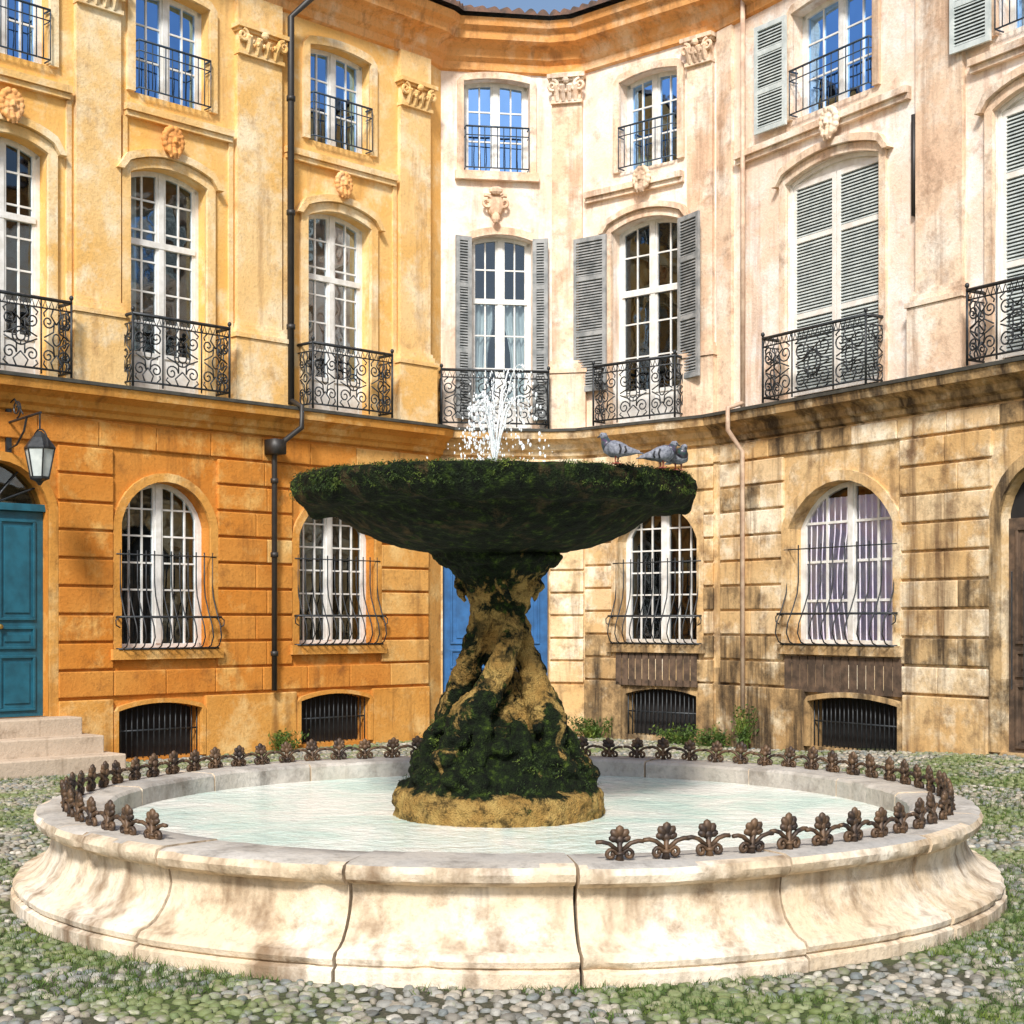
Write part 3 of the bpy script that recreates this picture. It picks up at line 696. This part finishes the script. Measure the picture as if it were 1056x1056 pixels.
for p in o.data.polygons:
    rr=Vector((p.center.x-PC[0],p.center.y-PC[1])).length
    if (abs(p.normal.z)>.9 and p.center.z>.48 and rr<2.82) or rr<2.5: p.material_index=1
em=o.modifiers.new('es','EDGE_SPLIT'); em.split_angle=.7
core=MB(); core.revolve([(2.50,.05),(2.50,.475),(2.74,.475),(2.70,.36),(2.73,.3),(2.80,.14),(2.92,.05),(2.92,-.1)],PC,'mortar',96); core.make('basin_joint_mortar',ft,smooth=True)
wt=MB(); wt.revolve([(.02,.385),(.3,.385),(.6,.385),(1.2,.385),(1.8,.385),(2.47,.385)],PC,'water',96); wt.make('pool_water',ft,smooth=True)

bw=MB()
bp=[(.05,2.36),(.9,2.38),(1.12,2.42),(1.17,2.46),(1.20,2.478),(1.24,2.476),(1.262,2.46),(1.268,2.43),(1.262,2.395),(1.25,2.36),(1.225,2.325),(1.18,2.30),(1.10,2.29),(1.04,2.285),(1.0,2.265),(.93,2.215),(.85,2.16),(.74,2.11),(.62,2.07),(.5,2.04),(.42,2.03),(.395,2.015),(.385,1.99),(.33,1.975),(.30,1.95)]
bp2=[]
for i in range(len(bp)-1):
    for q in range(4):
        t_=q/4; bp2.append((bp[i][0]*(1-t_)+bp[i+1][0]*t_,bp[i][1]*(1-t_)+bp[i+1][1]*t_))
bp2.append(bp[-1])
bw.revolve(bp2,FC,'moss',320,cap=True)
out=[]
for v in bw.v:
    p=Vector(v); d=Vector((p.x-FC[0],p.y-FC[1],0)); r_=d.length
    if r_>1e-4: d.normalize()
    rim=min(max((r_-1.0)/.2,0),1)*min(max((2.47-p.z)/.05,0),1)      # hanging moss cushions on the lip
    n=mnoise.noise(p*9)+.5*mnoise.noise(p*24)
    lump=.5+.5*mnoise.noise(Vector((d.x*9,d.y*9,p.z*5)))
    p=p+d*(n*.010+rim*(lump-.5)*.05)+Vector((0,0,mnoise.noise(p*12+Vector((9,3,1)))*.012-rim*max(0,lump-.45)*.11*min(max((2.42-p.z)/.08,0),1)))
    out.append(tuple(p))
bw.v=out; bw.make('upper_bowl',ft,smooth=True)
bwt=MB(); bwt.revolve([(.02,2.45),(1.15,2.45)],FC,'water',64); bwt.make('bowl_water',ft)
pd=MB()
def R_(prof,k='ped',n=48): pd.revolve(prof,PX,k,n,cap=True)
R_([(.39,2.01),(.40,1.99),(.375,1.955),(.31,1.935),(.295,1.90),(.265,1.875),(.22,1.83),(.15,1.7),(.10,1.5),(.09,1.3),(.13,1.12),(.24,.98),(.38,.86),(.47,.75),(.54,.64),(.58,.57),(.63,.545),(.655,.50),(.66,.30)])
for i in range(4):
    a=math.radians(48+90*i); pts=[];rs=[]
    for t_,r_,z_,rad in ((0,.44,.80,.05),(.03,.41,.90,.10),(.08,.34,1.01,.125),(.2,.26,1.14,.10),(.4,.19,1.33,.08),(.6,.15,1.53,.070),(.8,.16,1.71,.064),(.92,.18,1.83,.056),(1.,.23,1.92,.045)):
        an=a+math.radians(120)*t_; pts.append(Vector((PX[0]+r_*math.sin(an),PX[1]-r_*math.cos(an),z_))); rs.append(rad)
    pd.tube(pts,rs,'ped',12)
    pd.ell((PX[0]+.45*math.sin(a),PX[1]-.45*math.cos(a),.76),(.11,.11,.09),'ped',10,8)
    for sg in (-1,1):
        e=a+sg*.25; pd.ell((PX[0]+.43*math.sin(e),PX[1]-.43*math.cos(e),.95),(.045,.045,.045),'ped',8,6)
        e=a+sg*.5; pd.tube([(PX[0]+.34*math.sin(e),PX[1]-.34*math.cos(e),.98),(PX[0]+.44*math.sin(e),PX[1]-.44*math.cos(e),.86),(PX[0]+.52*math.sin(e),PX[1]-.52*math.cos(e),.70)],[.05,.06,.025],'ped',8)
    an=a+math.radians(120)
    for sg in (-1,1):
        pd.tube([(PX[0]+.22*math.sin(an),PX[1]-.22*math.cos(an),1.90),(PX[0]+.25*math.sin(an+sg*.25),PX[1]-.25*math.cos(an+sg*.25),1.82),(PX[0]+.225*math.sin(an+sg*.5),PX[1]-.225*math.cos(an+sg*.5),1.72)],[.035,.04,.012],'ped',8)
for i in range(54):
    a=random.uniform(0,2*math.pi); z_=random.uniform(.55,.92); r_=.575-(z_-.57)*.55+random.uniform(-.03,.025)
    s_=random.uniform(.04,.09); pd.ell((PX[0]+r_*math.sin(a),PX[1]-r_*math.cos(a),z_),(s_,s_,s_*.8),'ped',8,6)
for i in range(22):
    a=random.uniform(0,2*math.pi); z_=random.uniform(.38,.52); s_=random.uniform(.05,.10); pd.ell((PX[0]+.60*math.sin(a),PX[1]-.60*math.cos(a),z_),(s_,s_,s_*.7),'ped',8,6)
o=pd.make('dolphin_pedestal',ft)
r=o.modifiers.new('rm','REMESH'); r.mode='VOXEL'; r.voxel_size=.012; r.use_smooth_shade=True
tx=bpy.data.textures.new('lumps','CLOUDS'); tx.noise_scale=.07; tx.noise_depth=3
d=o.modifiers.new('dp','DISPLACE'); d.texture=tx; d.strength=.055; d.mid_level=.5; d.texture_coords='GLOBAL'
tf=MB()
def tuft(p,n,l,droop,spread):
    for _ in range(n):
        q=p+Vector((random.gauss(0,spread),random.gauss(0,spread),random.gauss(0,spread*.6)))
        dr=Vector((random.gauss(0,1),random.gauss(0,1),random.gauss(0,.6)-droop)).normalized()*l*random.uniform(.5,1.3)
        sd=dr.cross(Vector((random.random(),random.random(),random.random()))).normalized()*random.uniform(.0015,.004)
        tf.face([q-sd,q+sd,q+dr],'tuft')
for i in range(2400):
    a=random.uniform(0,2*math.pi); c=mnoise.noise(Vector((math.cos(a)*3.5,math.sin(a)*3.5,3)))
    if c<-.25: continue
    r_=random.choice([1.20,1.235,1.26,1.265]); z_=2.478 if r_<1.24 else random.uniform(2.36,2.465)
    tuft(Vector((FC[0]+r_*math.sin(a),FC[1]-r_*math.cos(a),z_)),int(8+10*max(c,0)),.014+.018*max(c,0),.8 if z_<2.47 else -.4,.011)
for i in range(900):
    a=random.uniform(0,2*math.pi); z_=random.uniform(.58,.98); r_=.62-(z_-.57)*.55
    if mnoise.noise(Vector((math.cos(a)*2.5,math.sin(a)*2.5,z_*5)))<0: continue
    tuft(Vector((PX[0]+r_*math.sin(a),PX[1]-r_*math.cos(a),z_)),8,.018,.8,.016)
tf.make('moss',ft,norm=False)
# cresting
cr=MB(); tmpl=MB(); K='crest'
for a,l,wd in ((0,.062,.024),(.62,.056,.021),(-.62,.056,.021),(1.25,.045,.019),(-1.25,.045,.019)):
    Rm=Matrix.Rotation(a,3,'Y'); c=Vector((0,0,.095))+Rm@Vector((0,0,l*.72)); tmpl.ell(c,(wd,.013,l*.5),K,7,4,Rm)
tmpl.ell((0,-.004,.10),(.026,.02,.024),K,7,4); tmpl.tube([(0,0,0),(0,0,.04),(0,0,.10)],[.022,.012,.014],K,6)
tmpl.ell((0,0,.035),(.026,.02,.012),K,7,4)
for sg in (-1,1):
    tmpl.tube([(sg*a,0,b) for a,b in spiral(.042,.03,.028,math.pi,-1.2,12,.25)],.010,K,5)
    tmpl.tube([(sg*.012,0,.05),(sg*.05,0,.082),(sg*.085,0,.092),(sg*.112,0,.090)],.011,K,5)
NC=76; RC=2.68
for i in range(NC):
    ang=math.radians(360/NC*i+11); dg=(math.degrees(ang)+180)%360-180
    if -40<dg<8.5: continue
    ct=Vector((PC[0]+RC*math.sin(ang),PC[1]-RC*math.cos(ang),.505)); tg=Vector((math.cos(ang),math.sin(ang),0)); nn=Vector((math.sin(ang),-math.cos(ang),0))
    lean=random.uniform(-.10,.10); tilt=random.uniform(-.12,.12); hs=random.uniform(.94,1.06); b0=len(cr.v)
    for v in tmpl.v:
        x,y,z=v; cr.v.append(tuple(ct+tg*(x*1.0+z*lean)+nn*(y*1.3+z*tilt)+Vector((0,0,z*hs))))
    mi=cr.m(K)
    for f in tmpl.f: cr.f.append(tuple(b0+j for j in f)); cr.mi.append(mi)
cr.make('iron_cresting',ft,smooth=True)
# jets
jt=MB()
jt.revolve([(.06,2.40),(.07,2.46),(.045,2.50),(.05,2.54),(.025,2.57),(.02,2.6)],FC,'brass',20,cap=True)
def stream(az,vx,vz,r0,n=16,tmax=None,brk=.5):
    g=9.8; tm=tmax or 2*vz/g; pts=[]
    for i in range(n+1):
        t_=tm*i/n; pts.append(Vector((FC[0]+math.sin(az)*vx*t_+random.gauss(0,.004),FC[1]-math.cos(az)*vx*t_+random.gauss(0,.004),2.58+vz*t_-.5*g*t_*t_)))
    k=int(n*brk); jt.tube(pts[:k+1],[r0*(1-.5*i/k) for i in range(k+1)],'spray',5)
    for p in pts[k:]:
        for _ in range(3):
            s_=random.uniform(.003,.010); jt.ell(p+Vector((random.gauss(0,.02),random.gauss(0,.02),random.gauss(0,.03))),(s_,s_,s_*1.5),'spray',5,4)
for i in range(16):
    stream(random.uniform(0,6.28),random.uniform(.15,.6),random.uniform(2.2,3.5),random.uniform(.005,.009),brk=.65)
for i in range(340):
    a=random.uniform(0,6.28); h=random.random(); r_=abs(random.gauss(0,.08+.15*(1-h))); s_=random.uniform(.002,.006)
    jt.ell((FC[0]+r_*math.sin(a),FC[1]-r_*math.cos(a),2.5+.68*h**1.2),(s_,s_,s_*1.7),'spray',5,4)
jt.make('water_jets',ft,smooth=True)

# ================================================================== PIGEONS
M['pg']=simple('pigeon_grey',(.12,.13,.16),.7,.4,60,col2=(.26,.27,.31)); M['pn']=simple('pigeon_neck',(.03,.07,.06),.35,.4,50,col2=(.08,.04,.09)); M['pd']=simple('pigeon_dark_bar',(.03,.03,.035),.7); M['pl']=simple('pigeon_leg',(.45,.12,.08),.6); M['pb']=simple('pigeon_beak',(.06,.06,.06),.5)
def pigeon(name,p,heading,headup=0,sc=1.0):
    mb=MB(); sp=[(-.150,.052,.022,.004),(-.11,.058,.024,.007),(-.075,.066,.030,.018),(-.045,.074,.043,.034),(-.01,.080,.052,.046),(.025,.086,.053,.050),(.052,.100,.043,.043),(.068,.122+headup*.3,.029,.030),(.076,.146+headup*.7,.021,.022),(.083,.162+headup,.021,.022),(.094,.165+headup,.016,.017),(.104,.162+headup,.008,.008)]
    rings=[]
    for i,(x,z,ry,rz) in enumerate(sp):
        a=sp[max(i-1,0)]; b=sp[min(i+1,len(sp)-1)]; t_=Vector((b[0]-a[0],0,b[1]-a[1])).normalized(); n_=Vector((-t_.z,0,t_.x))
        rings.append([Vector((x,0,z))+Vector((0,1,0))*ry*math.cos(q)+n_*rz*math.sin(q) for q in [2*math.pi*j/14 for j in range(14)]])
    mb.loft(rings[:7],'pg'); mb.loft(rings[6:9],'pn'); mb.loft(rings[8:],'pg')
    mb.tube([(.100,0,.161+headup),(.113,0,.157+headup),(.122,0,.152+headup)],[.006,.005,.0015],'pb',6)
    for sg in (-1,1):
        wg=[]
        for x,ry,rz,yy,zz in ((.045,.006,.012,.042,.092),(.02,.010,.034,.050,.085),(-.03,.010,.034,.047,.078),(-.075,.007,.022,.033,.070),(-.13,.003,.007,.014,.062)):
            wg.append([Vector((x,sg*yy+ry*math.cos(q),zz+rz*math.sin(q))) for q in [2*math.pi*j/10 for j in range(10)]])
        mb.loft(wg,'pg')
        mb.tube([(-.035,sg*.060,.105),(-.045,sg*.060,.08),(-.035,sg*.056,.052)],.005,'pd',5); mb.tube([(-.065,sg*.049,.092),(-.072,sg*.048,.07),(-.062,sg*.046,.055)],.005,'pd',5)
        mb.ell((.088,sg*.0195,.166+headup),(.004,.003,.004),'pb',6,4)
        mb.tube([(.0,sg*.02,.045),(.005,sg*.02,.02),(.0,sg*.02,.003)],[.008,.004,.004],'pl',5)
        for q in (-.5,0,.5,3.14): mb.tube([(0,sg*.02,.004),(.022*math.cos(q),sg*.02+.022*math.sin(q),.002)],.0028,'pl',4)
    o=mb.make(name,smooth=True); o.location=p; o.rotation_euler=(0,0,heading); o.scale=(sc,)*3
pigeon('pigeon',(.59,8.50,2.478),math.radians(155),0,1.0)
pigeon('pigeon.001',(.86,8.74,2.478),math.radians(20),-.02,1.0)
pigeon('pigeon.002',(.97,8.86,2.478),math.radians(-70),-.03,.95)

# ================================================================== GROUND
def smooth(x): x=min(max(x,0),1); return x*x*(3-2*x)
def gz(x,y): return .22*smooth((x-2.6)/2.6)*smooth((y-10.5)/4.5)
cs=[-400,-120,-50,-25]+[-16+.5*i for i in range(65)]+[25,50,120,400]
ys=[-400,-120,-40,-10]+[2+.5*i for i in range(46)]+[32,60,140,500]
gv=[(x,y,gz(x,y)) for y in ys for x in cs]
gf=[(j*len(cs)+i,j*len(cs)+i+1,(j+1)*len(cs)+i+1,(j+1)*len(cs)+i) for j in range(len(ys)-1) for i in range(len(cs)-1)]
me=bpy.data.meshes.new('ground'); me.from_pydata(gv,[],gf); go=bpy.data.objects.new('ground',me); scene.collection.objects.link(go)
m,nt,b=newmat('mossy_earth')
c=mix(nt,ramp(nt,nz(nt,.9,5,.65),[(.42,0.),(.56,1.)]),(.085,.075,.045),(.07,.11,.015))
c=mix(nt,ramp(nt,nz(nt,40,3,.7),[(.4,0.),(.65,1.)]),c,(.03,.035,.012)); L(nt,c,b.inputs['Base Color']); b.inputs['Roughness'].default_value=.95
bump(nt,b,nz(nt,30,3,.7),.6,.03); me.materials.append(m)
sp=.068; rows=int(16.6/(sp*.87)); N=[]
for j in range(rows):
    y=4.6+j*sp*.87
    hw=min(y*.35+.9,7.5); n=int(2*hw/sp)
    x=-hw+(j%2)*sp/2+np.arange(n)*sp+.03*math.sin(j*.7)
    N.append(np.stack([x+np.random.uniform(-.022,.022,n),y+np.random.uniform(-.020,.020,n)+.05*np.sin(x*2.1+j*.02)],1))
P=np.concatenate(N)
d=np.hypot(P[:,0]-PC[0],P[:,1]-PC[1]); keep=(d>3.0)&(P[:,1]<P[:,0]+21.45)&(P[:,1]<20.9)&(P[:,1]<23.6-1.62*P[:,0])&(np.random.rand(len(P))>.05)
P=P[keep]; n=len(P)
ns=7; tv=[]
for r_,z_ in ((1.0,-.3),(.93,.55),(.62,.92)):
    for q in range(ns): a=2*math.pi*(q+.5*(r_<.9))/ns; tv.append((r_*math.cos(a),r_*math.sin(a),z_))
tv.append((0,0,1.0)); tv=np.array(tv); tfc=[]
for k in range(2):
    for q in range(ns): tfc.append((k*ns+q,k*ns+(q+1)%ns,(k+1)*ns+(q+1)%ns,(k+1)*ns+q))
quads=np.array(tfc); tris=np.array([(2*ns+q,2*ns+(q+1)%ns,3*ns) for q in range(ns)])
ra=np.random.uniform(.022,.040,n); rb=ra*np.random.uniform(.62,1.,n); th=np.random.uniform(0,math.pi,n); hz=np.random.uniform(.008,.019,n)
G=np.array([gz(x,y) for x,y in P])
jit=1+np.random.uniform(-.15,.15,(n,len(tv)))
X=tv[None,:,0]*ra[:,None]*jit; Y=tv[None,:,1]*rb[:,None]*jit; Z=tv[None,:,2]*hz[:,None]+X*np.random.uniform(-.14,.14,n)[:,None]
V=np.stack([X*np.cos(th)[:,None]-Y*np.sin(th)[:,None]+P[:,0:1],X*np.sin(th)[:,None]+Y*np.cos(th)[:,None]+P[:,1:2],Z+G[:,None]+.004],2).reshape(-1,3)
nv=len(tv); offs=(np.arange(n)*nv)[:,None,None]
Q=(quads[None]+offs).reshape(-1,4); T3=(tris[None]+offs).reshape(-1,3)
me=bpy.data.meshes.new('cobblestones'); me.vertices.add(len(V)); me.vertices.foreach_set('co',V.ravel())
nl=len(Q)*4+len(T3)*3; me.loops.add(nl); me.loops.foreach_set('vertex_index',np.concatenate([Q.ravel(),T3.ravel()]).astype(np.int32))
me.polygons.add(len(Q)+len(T3)); ls=np.concatenate([np.arange(len(Q))*4,len(Q)*4+np.arange(len(T3))*3]); me.polygons.foreach_set('loop_start',ls.astype(np.int32))
me.update(calc_edges=True); me.polygons.foreach_set('use_smooth',[True]*len(me.polygons))
at=me.attributes.new('rnd','FLOAT','POINT'); at.data.foreach_set('value',np.repeat(np.random.rand(n),nv))
co=bpy.data.objects.new('cobblestones',me); scene.collection.objects.link(co)
m,nt,b=newmat('cobble_stone'); a=nt.nodes.new('ShaderNodeAttribute'); a.attribute_name='rnd'
c=ramp(nt,a.outputs['Fac'],[(0.,(.12,.12,.11)),(.2,(.34,.29,.22)),(.42,(.19,.21,.205)),(.62,(.46,.40,.31)),(.82,(.16,.18,.18)),(1.,(.58,.53,.44))])
c=mix(nt,mathn(nt,'MULTIPLY',ramp(nt,nz(nt,35,3,.7),[(.45,0.),(.7,1.)]),.5),c,(.07,.07,.045))
gm=ramp(nt,mathn(nt,'ADD',mathn(nt,'MULTIPLY',nz(nt,.9,5,.65),.72),mathn(nt,'MULTIPLY',nz(nt,22,3,.7),.28)),[(.47,0.),(.55,1.)])
c=mix(nt,mathn(nt,'MULTIPLY',gm,.72),c,(.12,.17,.02)); L(nt,c,b.inputs['Base Color']); b.inputs['Roughness'].default_value=.7
bump(nt,b,nz(nt,60,3,.6),.3,.006); me.materials.append(m)
gr=MB()
def blade(x,y,h):
    a=random.uniform(0,6.28); w_=random.uniform(.0015,.0035); lx,ly=random.gauss(0,.5)*h,random.gauss(0,.5)*h; z_=gz(x,y)+.005
    gr.face([(x-w_*math.cos(a),y-w_*math.sin(a),z_),(x+w_*math.cos(a),y+w_*math.sin(a),z_),(x+lx,y+ly,z_+h)],'leaf')
cnt=0
while cnt<60000:
    y=random.uniform(5.5,16.5); x=random.uniform(-.37*y,.37*y)
    rr=math.hypot(x-PC[0],y-PC[1])
    if rr<2.99 or y>x+21.3 or y>23.3-1.62*x: continue
    v=mnoise.noise(Vector((x*.9,y*.9,2.)))+.3*mnoise.noise(Vector((x*4,y*4,1.)))+(.18 if x>1.2 else 0)+(.15 if rr<3.1 else 0)
    if v<.08: continue
    for _ in range(5): blade(x+random.gauss(0,.015),y+random.gauss(0,.015),random.uniform(.010,.032)*(1+v)); cnt+=1
gr.make('grass',norm=False)
def weed(name,W,px,d,h,n,sprd):
    mb=MB(); u=W.s(px,d)
    for i in range(n):
        b0=W.P(u+random.gauss(0,sprd*.3),d+random.uniform(-.03,.05),gz(*W.P(u,d,0).xy)+.01)
        top=b0+Vector((random.gauss(0,sprd*.5),random.gauss(0,sprd*.35),h*random.uniform(.4,1)))
        mb.tube([b0,b0.lerp(top,.5)+Vector((0,0,.02)),top],[.004,.003,.002],'leaf',4)
        for k in range(9):
            q=b0.lerp(top,random.uniform(.3,1))+Vector([random.gauss(0,.03) for _ in range(3)])
            e=Vector([random.gauss(0,1) for _ in range(3)]).normalized(); f=e.cross(Vector((random.random(),random.random(),random.random()))).normalized()
            l=random.uniform(.015,.035); mb.face([q-e*l,q+f*l*.45,q+e*l,q-f*l*.45],'leaf')
    mb.make(name,norm=False)
weed('weed_plant',WL,293,.15,.28,40,.18)
weed('weed_plant.001',WM,612,.15,.30,60,.30)
weed('weed_plant.002',WM,700,.2,.24,50,.30)
weed('weed_plant.003',WR,768,.2,.55,40,.14)
weed('weed_plant.004',WM,735,.25,.26,50,.30)

# ================================================================== LIGHT / WORLD / CAMERA
el=math.radians(42); az=Vector((-.16,-.987))
wd=bpy.data.worlds.new('World'); scene.world=wd; wd.use_nodes=True; nt=wd.node_tree
sk=nt.nodes.new('ShaderNodeTexSky'); sk.sky_type='NISHITA'; sk.sun_disc=False; sk.sun_elevation=el; sk.sun_rotation=math.atan2(az.x,az.y)
sk.dust_density=2.0
bg=nt.nodes['Background']; bg.inputs['Strength'].default_value=.15; L(nt,sk.outputs[0],bg.inputs[0])
sl=bpy.data.lights.new('sun','SUN'); sl.energy=4.6; sl.angle=math.radians(9); sl.color=(1,.965,.91)
so=bpy.data.objects.new('sun',sl); scene.collection.objects.link(so)
dirv=Vector((az.x*math.cos(el),az.y*math.cos(el),math.sin(el))); so.rotation_euler=dirv.to_track_quat('Z','Y').to_euler(); so.location=(-5,-5,20)
cam=bpy.data.cameras.new('camera'); cam.sensor_width=36; cam.lens=F/1056*36; cam.shift_y=(HY-528)/1056; cam.clip_end=1500
co=bpy.data.objects.new('camera',cam); scene.collection.objects.link(co); co.location=(0,0,EYE); co.rotation_euler=(math.radians(90),0,0); scene.camera=co
scene.view_settings.view_transform='Standard'; scene.view_settings.look='None'; scene.view_settings.exposure=0
